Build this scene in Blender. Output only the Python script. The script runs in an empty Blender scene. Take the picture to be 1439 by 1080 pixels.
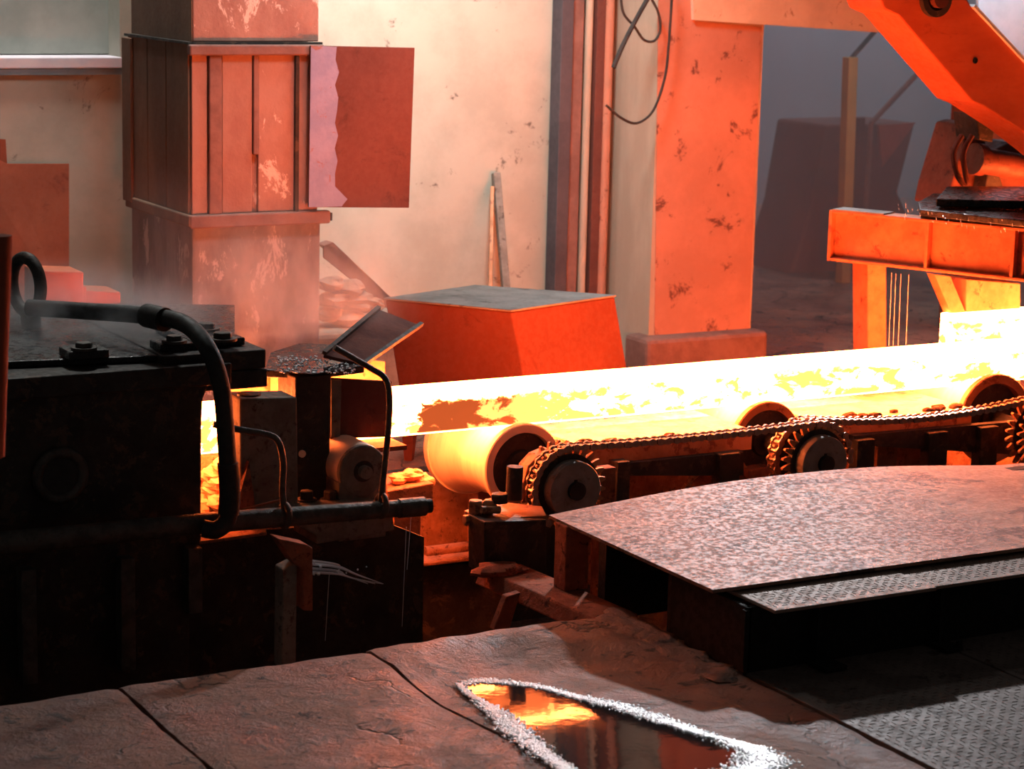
import bpy, bmesh, math, random
from mathutils import Vector, Matrix, noise
S = bpy.context.scene
COL = S.collection
rnd = random.Random(7)
PI = math.pi
# ------------------------------------------------------------------ camera, world, lights
TH, PITCH, ROLL, FPX, CZ = math.radians(29), math.atan(620/3200), math.radians(1.4), 3200.0, 1.9
_f0 = Vector((math.sin(TH), math.cos(TH), 0)); _z = Vector((0, 0, 1))
FW = _f0*math.cos(PITCH) - _z*math.sin(PITCH)
_r0 = Vector((math.cos(TH), -math.sin(TH), 0)); _u0 = _f0*math.sin(PITCH) + _z*math.cos(PITCH)
RT = _r0*math.cos(ROLL) + _u0*math.sin(ROLL); UP = _u0*math.cos(ROLL) - _r0*math.sin(ROLL)
EYE = Vector((0, 0, CZ))
cd = bpy.data.cameras.new('camera'); cam = bpy.data.objects.new('camera', cd); COL.objects.link(cam)
m3 = Matrix((RT, UP, -FW)).transposed()
cam.matrix_world = Matrix.Translation(EYE) @ m3.to_4x4()
cd.sensor_width = 36.0; cd.lens = 36.0*FPX/1439.0; cd.clip_start = 0.1; cd.clip_end = 100
cd.dof.use_dof = True; cd.dof.focus_distance = 7.2; cd.dof.aperture_fstop = 5.0
S.camera = cam
S.view_settings.view_transform = 'Standard'; S.view_settings.look = 'None'
S.view_settings.exposure = 0.0; S.view_settings.gamma = 1.0; S.view_settings.use_curve_mapping = False
W = bpy.data.worlds.new('world'); S.world = W; W.use_nodes = True
W.node_tree.nodes['Background'].inputs[0].default_value = (0.75, 0.70, 0.68, 1)
W.node_tree.nodes['Background'].inputs[1].default_value = 0.045
S.cycles.max_bounces = 6; S.cycles.volume_bounces = 1
try: S.cycles.use_denoising = True
except Exception: pass

def area(name, loc, target, size, power, color, spread=180):
    l = bpy.data.lights.new(name, 'AREA'); l.shape = 'DISK'; l.size = size; l.energy = power; l.color = color; l.spread = math.radians(spread)
    o = bpy.data.objects.new(name, l); COL.objects.link(o); o.location = loc
    o.rotation_euler = (Vector(target) - Vector(loc)).to_track_quat('-Z', 'Y').to_euler()
    return o
area('flood_lamp', (5.95, 8.42, 2.35), (3.7, 4.7, 0.0), 0.14, 21, (0.93, 0.95, 1.0), 62)
area('wall_lamp', (4.25, 7.75, 3.0), (4.2, 9.0, 1.0), 0.5, 46, (0.94, 0.98, 0.96), 125)
area('wall_lamp_left', (2.95, 8.62, 3.7), (2.6, 9.0, 0.9), 0.5, 62, (0.94, 0.98, 0.96), 150)
area('bay_lamp', (3.4, 5.9, 4.2), (3.5, 8.2, 1.1), 0.9, 9, (1.0, 0.90, 0.88), 60)
area('hall_lamp', (9.5, 12.0, 4.5), (9.5, 14.5, 0.8), 1.2, 120, (0.78, 0.86, 1.0))
HOT = 75.0                      # radiance of the white-hot steel
HOTC = (1.0, 0.165, 0.036)

# ------------------------------------------------------------------ pixel ray -> point on a real plane
def at(px, py, x=None, y=None, z=None):
    d = FW*FPX + RT*(px - 719.5) - UP*(py - 540)
    i, v = (0, x) if x is not None else (1, y) if y is not None else (2, z)
    return EYE + d*((v - EYE[i])/d[i])

# ------------------------------------------------------------------ materials
class G:
    def __init__(s, name):
        s.m = bpy.data.materials.new(name); s.m.use_nodes = True
        s.t = s.m.node_tree; s.n = s.t.nodes; s.b = s.n.get('Principled BSDF')
        s.tc = s.n.new('ShaderNodeTexCoord').outputs['Object']
        s.out = s.n['Material Output']
    def set(s, sock, v):
        if isinstance(v, bpy.types.NodeSocket): s.t.links.new(v, sock)
        elif isinstance(v, tuple) and len(v) == 3 and sock.type == 'RGBA': sock.default_value = (*v, 1)
        else: sock.default_value = v
    def math(s, op, a, b=0.0, clamp=False):
        q = s.n.new('ShaderNodeMath'); q.operation = op; q.use_clamp = clamp
        s.set(q.inputs[0], a); s.set(q.inputs[1], b); return q.outputs[0]
    def rng(s, v, a, b, c=0.0, d=1.0, smooth=True):
        q = s.n.new('ShaderNodeMapRange'); q.interpolation_type = 'SMOOTHSTEP' if smooth else 'LINEAR'
        s.set(q.inputs[0], v)
        for i, k in enumerate((a, b, c, d)): q.inputs[i+1].default_value = k
        return q.outputs[0]
    def noise(s, scale, detail=6, rough=.6, vec=None, stretch=None, dist=0.0):
        q = s.n.new('ShaderNodeTexNoise'); q.inputs['Scale'].default_value = scale
        q.inputs['Detail'].default_value = detail; q.inputs['Roughness'].default_value = rough; q.inputs['Distortion'].default_value = dist
        v = vec or s.tc
        if stretch:
            mp = s.n.new('ShaderNodeMapping'); s.t.links.new(v, mp.inputs[0]); mp.inputs['Scale'].default_value = stretch; v = mp.outputs[0]
        s.t.links.new(v, q.inputs['Vector']); return q.outputs['Fac']
    def vor(s, scale, feature='F1', vec=None):
        q = s.n.new('ShaderNodeTexVoronoi'); q.feature = feature; q.inputs['Scale'].default_value = scale
        s.t.links.new(vec or s.tc, q.inputs['Vector']); return q.outputs['Distance']
    def mix(s, f, a, b):
        q = s.n.new('ShaderNodeMix'); q.data_type = 'RGBA'
        s.set(q.inputs[0], f); s.set(q.inputs[6], a); s.set(q.inputs[7], b); return q.outputs[2]
    def xyz(s):
        q = s.n.new('ShaderNodeSeparateXYZ'); s.t.links.new(s.tc, q.inputs[0]); return q.outputs
    def bump(s, h, strength, dist=.01):
        q = s.n.new('ShaderNodeBump'); q.inputs['Strength'].default_value = strength; q.inputs['Distance'].default_value = dist
        s.t.links.new(h, q.inputs['Height']); s.t.links.new(q.outputs[0], s.b.inputs['Normal'])

def surf(name, c1, c2, rough=.7, metal=0.0, scale=6, bump=.3, c3=None, c3t=(.62, .72), fine=40, stretch=None, rough2=None):
    g = G(name)
    n1 = g.rng(g.noise(scale, 8, .65, stretch=stretch), .3, .7, 0, 1, False); n2 = g.rng(g.noise(fine, 4, .7), .3, .7, 0, 1, False)
    c = g.mix(g.rng(n1, .2, .8), c1, c2)
    if c3: c = g.mix(g.rng(g.rng(g.noise(scale*1.7, 9, .75, stretch=stretch, dist=.4), .3, .7, 0, 1, False), *c3t), c, c3)
    g.set(g.b.inputs['Base Color'], c)
    g.set(g.b.inputs['Roughness'], g.rng(n2, .3, .7, rough, min(1, rough2 if rough2 is not None else rough+.15)))
    g.b.inputs['Metallic'].default_value = metal
    g.b.inputs['Specular IOR Level'].default_value = .4
    if bump: g.bump(g.math('ADD', n1, g.math('MULTIPLY', n2, .4)), bump*.6, .010)
    return g.m

M = {}
M['concrete_wall'] = surf('cream_plaster', (.37, .355, .285), (.45, .43, .35), .9, scale=2.4, bump=.1, c3=(.13, .11, .085), c3t=(.76, .92))
M['niche'] = surf('grey_green_board', (.22, .24, .21), (.30, .31, .27), .8, scale=2, bump=.05)
M['sill'] = surf('lilac_white_paint', (.62, .54, .58), (.68, .60, .62), .6, scale=9, bump=.1)
M['blue'] = surf('blue_grey_trim', (.16, .22, .25), (.22, .27, .30), .6, scale=9, bump=.1)
M['dull_red'] = surf('dull_red_surface', (.26, .062, .028), (.33, .085, .04), .85, scale=3, bump=.12, c3=(.20, .045, .022), c3t=(.6, .95))
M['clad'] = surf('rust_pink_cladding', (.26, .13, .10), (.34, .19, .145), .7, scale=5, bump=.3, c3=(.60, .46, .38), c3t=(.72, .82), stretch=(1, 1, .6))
M['clad_shade'] = surf('brown_cladding_shade', (.15, .08, .052), (.22, .12, .075), .85, scale=3, bump=.2, stretch=(1, 1, .3))  # darker copy of the cladding, side-face shade put into the colour
M['clad_low'] = surf('pale_steel_steam_lit', (.17, .145, .14), (.28, .235, .225), .8, scale=6, bump=.35, c3=(.50, .44, .42), c3t=(.64, .78), stretch=(1, 1, .45))  # pale tone of the steam-lit lower pillar put into the colour
M['frame'] = surf('frame_brown', (.17, .085, .068), (.23, .12, .095), .75, scale=8, bump=.2)
M['door_brown'] = surf('door_red_brown', (.115, .036, .025), (.145, .047, .033), .8, scale=3, bump=.12, c3=(.09, .028, .019), c3t=(.6, .9))
M['lilac'] = surf('lilac_worn_paint', (.22, .23, .36), (.27, .27, .40), .75, scale=9, bump=.2, c3=(.28, .14, .12), c3t=(.70, .84))
M['pillar_orange'] = surf('orange_concrete', (.40, .185, .12), (.47, .22, .145), .85, scale=3, bump=.12, c3=(.15, .06, .04), c3t=(.64, .82))
M['pillar_cream'] = surf('cream_column_side', (.40, .32, .24), (.47, .38, .29), .9, scale=4, bump=.15, stretch=(1, 1, .3))
M['lintel'] = surf('sandy_concrete', (.60, .45, .31), (.70, .54, .38), .9, scale=4, bump=.15, c3=(.36, .20, .11), c3t=(.78, .9))
M['far_wall'] = surf('dim_blue_grey_wall', (.20, .21, .25), (.25, .26, .30), .9, scale=1.5, bump=.05)
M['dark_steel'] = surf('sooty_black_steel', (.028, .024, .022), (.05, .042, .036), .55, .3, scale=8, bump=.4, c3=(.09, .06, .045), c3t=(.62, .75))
M['black_wet'] = surf('wet_black_steel', (.02, .02, .02), (.04, .038, .036), .18, .4, scale=10, bump=.4, rough2=.5)
M['grey_steel'] = surf('dusty_grey_steel', (.16, .135, .11), (.23, .20, .165), .8, .0, scale=14, bump=.4, c3=(.09, .065, .05), c3t=(.62, .8))
M['face_grey'] = surf('machined_grey_face', (.26, .24, .21), (.33, .305, .27), .5, .1, scale=12, bump=.15, c3=(.18, .15, .13), c3t=(.6, .9))
M['rust'] = surf('scaly_rust', (.20, .08, .04), (.30, .13, .07), .85, .0, scale=14, bump=.8, c3=(.10, .035, .02), c3t=(.62, .78))
M['rust_smooth'] = surf('warm_rusted_steel', (.40, .17, .08), (.52, .25, .13), .5, .3, scale=8, bump=.25, c3=(.25, .09, .05), c3t=(.62, .72))
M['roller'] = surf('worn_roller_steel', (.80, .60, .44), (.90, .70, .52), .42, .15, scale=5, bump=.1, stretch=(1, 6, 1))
M['box_red'] = surf('red_oxide_box', (.10, .020, .010), (.125, .027, .014), .85, scale=3, bump=.1, c3=(.085, .016, .008), c3t=(.7, .9))
M['box_top'] = surf('grey_dust_lid', (.13, .115, .105), (.19, .17, .155), .85, scale=6, bump=.15, c3=(.09, .078, .07), c3t=(.66, .85))
M['apron'] = surf('polished_apron_steel', (.38, .25, .18), (.50, .37, .28), .34, .3, scale=9, bump=.3, c3=(.16, .08, .05), c3t=(.72, .86))
M['plate'] = surf('pitted_table_plate', (.13, .060, .038), (.29, .165, .112), .58, .1, scale=2.6, bump=.28, c3=(.045, .024, .017), c3t=(.56, .74), fine=60, rough2=.78, stretch=(.6, 1, 1))
M['tread'] = surf('tread_plate_steel', (.12, .085, .07), (.18, .135, .115), .62, .1, scale=7, bump=.2, c3=(.07, .045, .035), c3t=(.68, .8))
M['strip'] = surf('worn_tread_strip', (.25, .16, .12), (.34, .23, .18), .65, .1, scale=7, bump=.2, c3=(.13, .08, .06), c3t=(.7, .85))
M['black_paint'] = surf('matt_black_panel', (.010, .009, .008), (.016, .014, .012), .85, scale=8, bump=.2)
M['rust_red_glow'] = surf('scaly_rust_red_glow', (.26, .068, .034), (.38, .11, .055), .95, .0, scale=14, bump=.9, c3=(.12, .03, .018), c3t=(.62, .78))  # scaly rust with the bar's red glow mixed into its colour
M['channel'] = surf('blue_black_channel', (.050, .046, .055), (.075, .068, .078), .7, scale=3, bump=.1)
M['flap'] = surf('scorched_flap', (.10, .026, .018), (.15, .045, .03), .97, scale=8, bump=.3, c3=(.20, .08, .06), c3t=(.74, .9))
M['orange_paint_and_glow'] = surf('orange_enamel_and_glow', (.55, .105, .03), (.62, .135, .042), .5, scale=3, bump=.08, c3=(.42, .07, .02), c3t=(.7, .95), stretch=(1, 1, 3))
M['gantry'] = surf('scorched_orange_beam', (.34, .10, .042), (.43, .145, .065), .65, scale=9, bump=.3, c3=(.18, .045, .02), c3t=(.68, .85))
M['yellow_post'] = surf('ochre_post', (.42, .25, .08), (.5, .3, .1), .7, scale=4, bump=.1)
M['hydraulic'] = surf('red_brown_casting', (.11, .032, .02), (.15, .045, .028), .5, .2, scale=9, bump=.3, c3=(.05, .015, .01), c3t=(.6, .85))
M['rubber'] = surf('black_rubber', (.018, .017, .016), (.03, .028, .026), .55, scale=18, bump=.2)
M['pipe'] = surf('crusted_pipe', (.06, .052, .045), (.12, .105, .09), .5, .4, scale=20, bump=.6)
M['chain'] = surf('oily_chain_steel', (.34, .22, .17), (.46, .32, .26), .28, .8, scale=30, bump=.1)
M['stone'] = surf('grey_rubble', (.22, .15, .115), (.34, .23, .17), .9, scale=8, bump=.5)
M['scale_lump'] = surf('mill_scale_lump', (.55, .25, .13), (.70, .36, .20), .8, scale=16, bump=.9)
M['lead_blue'] = surf('pale_blue_sheet', (.55, .66, .72), (.66, .76, .82), .6, scale=4, bump=.1)

def concrete():
    g = G('dirty_floor_concrete')
    n1 = g.rng(g.noise(3.2, 9, .68), .3, .7, 0, 1, False); n2 = g.rng(g.noise(60, 5, .7), .3, .7, 0, 1, False); n3 = g.rng(g.noise(11, 8, .72, dist=.6), .3, .7, 0, 1, False)
    c = g.mix(g.rng(n1, .15, .85), (.19, .066, .040), (.37, .185, .125))
    c = g.mix(g.rng(n3, .66, .80), c, (.07, .036, .026))
    vec = g.n.new('ShaderNodeVectorMath'); vec.operation = 'ADD'
    nz = g.n.new('ShaderNodeTexNoise'); nz.inputs['Scale'].default_value = 4; nz.inputs['Detail'].default_value = 5
    g.t.links.new(g.tc, nz.inputs['Vector']); sc = g.n.new('ShaderNodeVectorMath'); sc.operation = 'SCALE'; sc.inputs['Scale'].default_value = .5
    g.t.links.new(nz.outputs['Color'], sc.inputs[0]); g.t.links.new(g.tc, vec.inputs[0]); g.t.links.new(sc.outputs[0], vec.inputs[1])
    crack = g.rng(g.vor(1.9, 'DISTANCE_TO_EDGE', vec.outputs[0]), 0.0, .022, 1, 0)
    crack = g.math('MULTIPLY', crack, g.rng(g.noise(2.0, 3), .48, .56))
    c = g.mix(g.math('MULTIPLY', crack, .8), c, (.05, .028, .02))
    g.set(g.b.inputs['Base Color'], c)
    g.set(g.b.inputs['Roughness'], g.rng(n1, .3, .7, .40, .75))
    g.b.inputs['Specular IOR Level'].default_value = .5
    h = g.math('ADD', g.math('MULTIPLY', n3, 1.4), g.math('MULTIPLY', n2, .45)); h = g.math('SUBTRACT', h, g.math('MULTIPLY', crack, 1.2))
    g.bump(h, .7, .014); return g.m
M['concrete'] = concrete()

def water():
    g = G('dirty_water'); g.b.inputs['Base Color'].default_value = (.018, .017, .018, 1)
    g.b.inputs['Roughness'].default_value = .045; g.b.inputs['IOR'].default_value = 1.19; g.b.inputs['Specular IOR Level'].default_value = .5
    g.bump(g.noise(26, 3, .5), .05, .004); return g.m
M['water'] = water()
def froth_glint():
    g = G('white_froth_glint'); g.b.inputs['Base Color'].default_value = (.90, .93, .96, 1)
    g.b.inputs['Roughness'].default_value = .22; g.b.inputs['Specular IOR Level'].default_value = 1.0
    return g.m
M['froth_glint'] = froth_glint()
def glint():
    g = G('water_drops'); g.b.inputs['Base Color'].default_value = (.85, .9, .95, 1); g.b.inputs['Roughness'].default_value = .08
    g.b.inputs['Transmission Weight'].default_value = .35; return g.m
M['drops'] = glint()

def hot(name, x0):
    """self-luminous steel; cooler scale crust in ragged patches on the side"""
    g = G(name); x, y, z = g.xyz()
    n = g.noise(1.0, 7, .62, stretch=(9, 9, 16), dist=.5)
    n2 = g.noise(1.0, 5, .6, stretch=(26, 26, 40))
    lowmask = g.rng(g.math('ADD', z, g.math('MULTIPLY', g.math('SUBTRACT', n2, .5), .06)), .098, .118, 1, 0); lowmask = g.math('MULTIPLY', lowmask, g.rng(z, .002, .010))
    xr = g.math('ADD', x, g.math('MULTIPLY', g.math('SUBTRACT', n2, .5), .16))
    cold = g.math('MULTIPLY', g.rng(xr, x0, x0+.012), g.rng(xr, x0+.14, x0+.62, 1, 0, False))
    v = g.math('ADD', n, g.math('MULTIPLY', cold, .50))
    crust = g.math('MULTIPLY', g.rng(v, .47, .575), lowmask)
    cru2 = g.math('MULTIPLY', g.rng(v, .80, .92), lowmask)
    st = g.math('MULTIPLY', g.rng(crust, 0, 1, 1.0, .085), g.rng(cru2, 0, 1, 1.0, .095))
    st = g.math('MULTIPLY', st, HOT)
    g.b.inputs['Base Color'].default_value = (.12, .05, .03, 1); g.b.inputs['Roughness'].default_value = .8
    g.b.inputs['Emission Color'].default_value = (*HOTC, 1); g.set(g.b.inputs['Emission Strength'], st)
    return g.m
M['hot'] = hot('white_hot_steel', 1.67)
M['hot2'] = hot('white_hot_steel_short', 90.0)

# ------------------------------------------------------------------ mesh building
ORG = {}
class MB:
    def __init__(s): s.v = []; s.f = []
    def add(s, vs, fs):
        b = len(s.v); s.v += [Vector(v) for v in vs]; s.f += [tuple(i+b for i in f) for f in fs]; return s
    def box(s, x0, x1, y0, y1, z0, z1):
        return s.add([(x0,y0,z0),(x1,y0,z0),(x1,y1,z0),(x0,y1,z0),(x0,y0,z1),(x1,y0,z1),(x1,y1,z1),(x0,y1,z1)],
                     [(0,3,2,1),(4,5,6,7),(0,1,5,4),(1,2,6,5),(2,3,7,6),(3,0,4,7)])
    def prism(s, pts, off):
        n = len(pts); off = Vector(off); a = [Vector(p) for p in pts]
        return s.add(a + [p+off for p in a], [tuple(range(n))[::-1], tuple(range(n, 2*n))] + [(i, (i+1) % n, n+(i+1) % n, n+i) for i in range(n)])
    def polyY(s, px, y0, y1): return s.prism([at(a, b, y=y0) for a, b in px], (0, y1-y0, 0))
    def polyX(s, px, x0, x1): return s.prism([at(a, b, x=x0) for a, b in px], (x1-x0, 0, 0))
    def polyZ(s, px, z0, z1): return s.prism([at(a, b, z=z0) for a, b in px], (0, 0, z1-z0))
    def lathe(s, prof, o, axis=(0, -1, 0), n=48):
        """prof: list of (radius, distance along axis from o)"""
        o = Vector(o); ax = Vector(axis).normalized(); q = ax.to_track_quat('Z', 'Y')
        b = [q @ Vector((math.cos(2*PI*i/n), math.sin(2*PI*i/n), 0)) for i in range(n)]
        vs = []; fs = []
        for r, d in prof: vs += [o + ax*d + c*r for c in b]
        for k in range(len(prof)-1):
            for i in range(n): j = (i+1) % n; fs.append((k*n+i, k*n+j, (k+1)*n+j, (k+1)*n+i))
        if prof[0][0] > 1e-6: fs.append(tuple(range(n))[::-1])
        if prof[-1][0] > 1e-6: e = (len(prof)-1)*n; fs.append(tuple(range(e, e+n)))
        return s.add(vs, fs)
    def cyl(s, p, q, r, n=16, r1=None):
        p, q = Vector(p), Vector(q); return s.lathe([(r, 0), (r if r1 is None else r1, (q-p).length)], p, q-p, n)
    def tube(s, path, r, n=12, smooth=True):
        P = [Vector(p) for p in path]
        if smooth and len(P) > 2:
            Q = []
            for i in range(len(P)-1):
                a, b, c, d = P[max(i-1, 0)], P[i], P[i+1], P[min(i+2, len(P)-1)]
                for k in range(6):
                    t = k/6; Q.append(.5*((2*b)+(c-a)*t+(2*a-5*b+4*c-d)*t*t+(3*b-a-3*c+d)*t**3))
            P = Q+[P[-1]]
        rr = r if callable(r) else (lambda t: r)
        tan = [(P[min(i+1, len(P)-1)]-P[max(i-1, 0)]).normalized() for i in range(len(P))]
        nv = tan[0].orthogonal().normalized(); vs = []; fs = []
        for i, p in enumerate(P):
            nv = (nv - tan[i]*nv.dot(tan[i])).normalized(); bv = tan[i].cross(nv); R = rr(i/(len(P)-1))
            vs += [p + (nv*math.cos(2*PI*k/n)+bv*math.sin(2*PI*k/n))*R for k in range(n)]
        for i in range(len(P)-1):
            for k in range(n): j = (k+1) % n; fs.append((i*n+k, i*n+j, (i+1)*n+j, (i+1)*n+k))
        fs += [tuple(range(n))[::-1], tuple(range((len(P)-1)*n, len(P)*n))]
        return s.add(vs, fs)
    def bar(s, p, q, w, h, up=(0, 0, 1)):
        p, q = Vector(p), Vector(q); d = (q-p).normalized(); sd = d.cross(Vector(up)).normalized(); u = sd.cross(d)
        c = [(-w/2, -h/2), (w/2, -h/2), (w/2, h/2), (-w/2, h/2)]
        return s.prism([p+sd*a+u*b for a, b in c], q-p)
    def torus(s, o, axis, R, r, n=32, m=10):
        o = Vector(o); q = Vector(axis).to_track_quat('Z', 'Y'); vs = []; fs = []
        for i in range(n):
            a = 2*PI*i/n
            for k in range(m):
                b = 2*PI*k/m; vs.append(o+q @ Vector(((R+r*math.cos(b))*math.cos(a), (R+r*math.cos(b))*math.sin(a), r*math.sin(b))))
        for i in range(n):
            for k in range(m): j = (i+1) % n; l = (k+1) % m; fs.append((i*m+k, j*m+k, j*m+l, i*m+l))
        return s.add(vs, fs)
    def lump(s, o, r, seed=0, n=8, sq=(1, 1, 1), rough=.35):
        o = Vector(o); vs = []; fs = []
        for i in range(n+1):
            for k in range(n+2):
                a = PI*i/n; b = 2*PI*k/(n+2)
                d = Vector((math.sin(a)*math.cos(b), math.sin(a)*math.sin(b), math.cos(a)))
                R = r*(1+rough*noise.noise(d*1.6+Vector((seed*3.7, seed, 0))))
                vs.append(o+Vector((d.x*R*sq[0], d.y*R*sq[1], d.z*R*sq[2])))
        w = n+2
        for i in range(n):
            for k in range(w): j = (k+1) % w; fs.append((i*w+k, (i+1)*w+k, (i+1)*w+j, i*w+j))
        return s.add(vs, fs)
    def build(s, name, mat, parent=None, bevel=0.0, smooth=False, loc=None):
        if parent is not None: L = ORG[parent]
        elif loc is not None: L = Vector(loc)
        else:
            xs = [v.x for v in s.v]; ys = [v.y for v in s.v]
            L = Vector(((min(xs)+max(xs))/2, (min(ys)+max(ys))/2, min(v.z for v in s.v)))
        me = bpy.data.meshes.new(name); me.from_pydata([v-L for v in s.v], [], s.f); me.validate()
        bm = bmesh.new(); bm.from_mesh(me); bmesh.ops.remove_doubles(bm, verts=bm.verts, dist=1e-6); bmesh.ops.recalc_face_normals(bm, faces=bm.faces); bm.to_mesh(me); bm.free()
        me.materials.append(M[mat] if isinstance(mat, str) else mat)
        o = bpy.data.objects.new(name, me); COL.objects.link(o)
        if parent is not None: o.parent = parent; ORG[o] = L
        else: o.location = L; ORG[o] = L
        if bevel:
            bv = o.modifiers.new('bevel', 'BEVEL'); bv.width = bevel; bv.segments = 2; bv.limit_method = 'ANGLE'; bv.angle_limit = .7
        if smooth:
            me.polygons.foreach_set('use_smooth', [True]*len(me.polygons))
            try: me.set_sharp_from_angle(angle=math.radians(38))
            except Exception: pass
        return o
def tag(o, label=None, cat=None, group=None, kind=None):
    if label: o['label'] = label
    if cat: o['category'] = cat
    if group: o['group'] = group
    if kind: o['kind'] = kind
    return o
def thing(name, loc, label, cat, group=None, kind=None):
    o = bpy.data.objects.new(name, None); COL.objects.link(o); o.location = loc; o.empty_display_size = .1
    ORG[o] = Vector(loc); return tag(o, label, cat, group, kind)
def box(*a): return MB().box(*a)
def hexnut(o, r, h, axis=(0, 0, 1)): return MB().lathe([(r*.92, 0), (r, h*.12), (r, h*.88), (r*.9, h)], o, axis, 6)

# ================================================================== STRUCTURE
PIT = -.62
fl = thing('floor', (2.6, 4.2, 0), 'cracked dirty concrete and tread plate floor in front of the pit', 'floor', kind='structure')
def WL(y): return .004-.076*(y-4.65)      # water film sloped on purpose so the puddle mirrors the hot bar
def slab(x0, x1, y0, y1, seed, edge):
    nx, ny = int((x1-x0)/.03)+1, int((y1-y0)/.03)+1
    b = MB(); vs = []; fs = []
    for j in range(ny+1):
        for i in range(nx+1):
            x = x0+(x1-x0)*i/nx; y = y0+(y1-y0)*j/ny
            h = .006*noise.fractal(Vector((x*3, y*3, seed)), .8, 2, 4)
            if j == ny and edge: y += .012*noise.noise(Vector((x*14, seed, 0)))-.006; h -= .008
            if i in (0, nx): h -= .005; x += (.003 if i == 0 else -.003)*(1+2*noise.noise(Vector((y*12, seed, 1))))
            pud = max(0, 1-((x-2.84)/.46)**2-((y-4.6)/.80)**2)
            k_ = min(1, pud*2.2); vs.append((x, y, h*(1-k_)+(WL(y)-.006)*k_))
    w = nx+1
    for j in range(ny):
        for i in range(nx): fs.append((j*w+i, j*w+i+1, (j+1)*w+i+1, (j+1)*w+i))
    n0 = len(vs)
    ring = [i for i in range(w)] + [j*w+nx for j in range(1, ny+1)] + [ny*w+i for i in range(nx-1, -1, -1)] + [j*w for j in range(ny-1, 0, -1)]
    vs += [(vs[k][0], vs[k][1], -.30) for k in ring]
    for k in range(len(ring)): l = (k+1) % len(ring); fs.append((ring[k], n0+k, n0+l, ring[l]))
    o = b.add(vs, fs).build('slab', 'concrete', fl, smooth=True); return o
slab(.2, 1.842, 2.6, 5.39, 1, True); slab(1.848, 2.562, 2.6, 5.40, 2, True); slab(2.567, 3.385, 2.6, 5.43, 3, True)
def treadplate(name, parent, x0, x1, y0, y1, z, th, p=.036, mat='tread'):
    o = box(x0, x1, y0, y1, z-th, z).build(name, mat, parent, bevel=.002)
    b = MB(); k = 0; y = y0+.03
    while y < y1-.02:
        x = x0+.02+(p/2 if k % 2 else 0)
        while x < x1-.02:
            d = Vector((.0125, .0, 0)) if (k+int((x-x0)/p)) % 2 else Vector((0, .0125, 0)); s = Vector((-d.y, d.x, 0))*.28; c = Vector((x, y, z-.0005))
            b.add([c-d, c-s, c+d, c+s, c-d*.6+Vector((0, 0, .0018)), c+d*.6+Vector((0, 0, .0018))], [(0, 1, 5, 4), (1, 2, 5), (2, 3, 4, 5), (3, 0, 4)])
            x += p
        y += p*.5; k += 1
    t = b.build('tread', mat, o); t['kind'] = 'stuff'; return o
treadplate('tread_plate', fl, 3.40, 4.045, 3.0, 5.0, -.004, .02); treadplate('tread_plate', fl, 4.055, 5.6, 3.0, 5.0, -.004, .02)
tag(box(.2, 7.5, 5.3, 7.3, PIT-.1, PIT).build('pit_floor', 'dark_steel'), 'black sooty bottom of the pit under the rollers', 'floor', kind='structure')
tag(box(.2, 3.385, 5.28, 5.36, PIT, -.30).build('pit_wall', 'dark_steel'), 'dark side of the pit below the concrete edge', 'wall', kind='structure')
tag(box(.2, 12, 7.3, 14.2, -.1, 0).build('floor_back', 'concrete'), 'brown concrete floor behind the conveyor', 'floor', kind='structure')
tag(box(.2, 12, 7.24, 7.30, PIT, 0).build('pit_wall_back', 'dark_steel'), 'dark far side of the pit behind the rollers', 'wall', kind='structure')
# back wall with a recessed board above the sill on the left
b = box(.2, 5.72, 9.0, 9.25, 0, 1.335); b.box(3.12, 5.72, 9.0, 9.25, 1.335, 4.2); b.box(.2, 3.12, 9.0, 9.25, 2.9, 4.2)
tag(b.build('wall_back', 'concrete_wall'), 'cream plastered back wall with dark scuffs', 'wall', kind='structure')
w1 = thing('window_1', (2.4, 9.1, 1.335), 'blanked window with grey green board above a lilac sill', 'window', kind='structure')
box(.2, 3.12, 9.14, 9.17, 1.41, 2.9).build('board', 'niche', w1); box(.2, 3.12, 8.97, 9.17, 1.36, 1.405).build('sill', 'sill', w1, bevel=.004)
box(.2, 3.12, 8.975, 9.0, 1.335, 1.358).build('sill_edge', 'blue', w1); box(2.58, 2.60, 9.10, 9.14, 1.41, 2.9).build('mullion', 'blue', w1)
# far hall
tag(box(5.0, 13, 14.2, 14.4, 0, 6).build('wall_far', 'far_wall'), 'dim blue grey wall of the far hall', 'wall', kind='structure')
# right pillar: orange front, cream side, kerb at its foot
pl = thing('pillar_right', (5.75, 8.8, 0), 'concrete pillar with orange front right of the pipes', 'pillar', kind='structure')
b = MB(); b.box(5.47, 6.03, 8.605, 9.25, 0, 4.2); b.build('shaft', 'pillar_cream', pl)
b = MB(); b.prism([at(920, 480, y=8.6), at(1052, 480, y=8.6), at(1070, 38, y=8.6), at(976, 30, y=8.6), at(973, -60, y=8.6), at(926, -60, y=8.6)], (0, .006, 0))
b.build('orange_face', 'pillar_orange', pl)
b = MB(); b.box(5.40, 6.06, 8.50, 8.7, 0, .17); b.build('kerb', 'frame', pl, bevel=.02)
b = MB(); b.prism([at(975, 28, y=8.58), at(1345, 53, y=8.58), at(1345, -40, y=8.58), at(972, -40, y=8.58)], (0, .4, 0))
tag(b.build('beam', 'lintel'), 'sandy concrete lintel over the dark opening', 'beam', kind='structure')
tag(box(at(1352, 200, y=9.0).x, at(1352, 200, y=9.0).x+.35, 9.0, 9.1, 0, 1.28).build('pillar_far', 'frame'), 'dim brown pillar at the right side of the dark opening', 'pillar', kind='structure')
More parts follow.
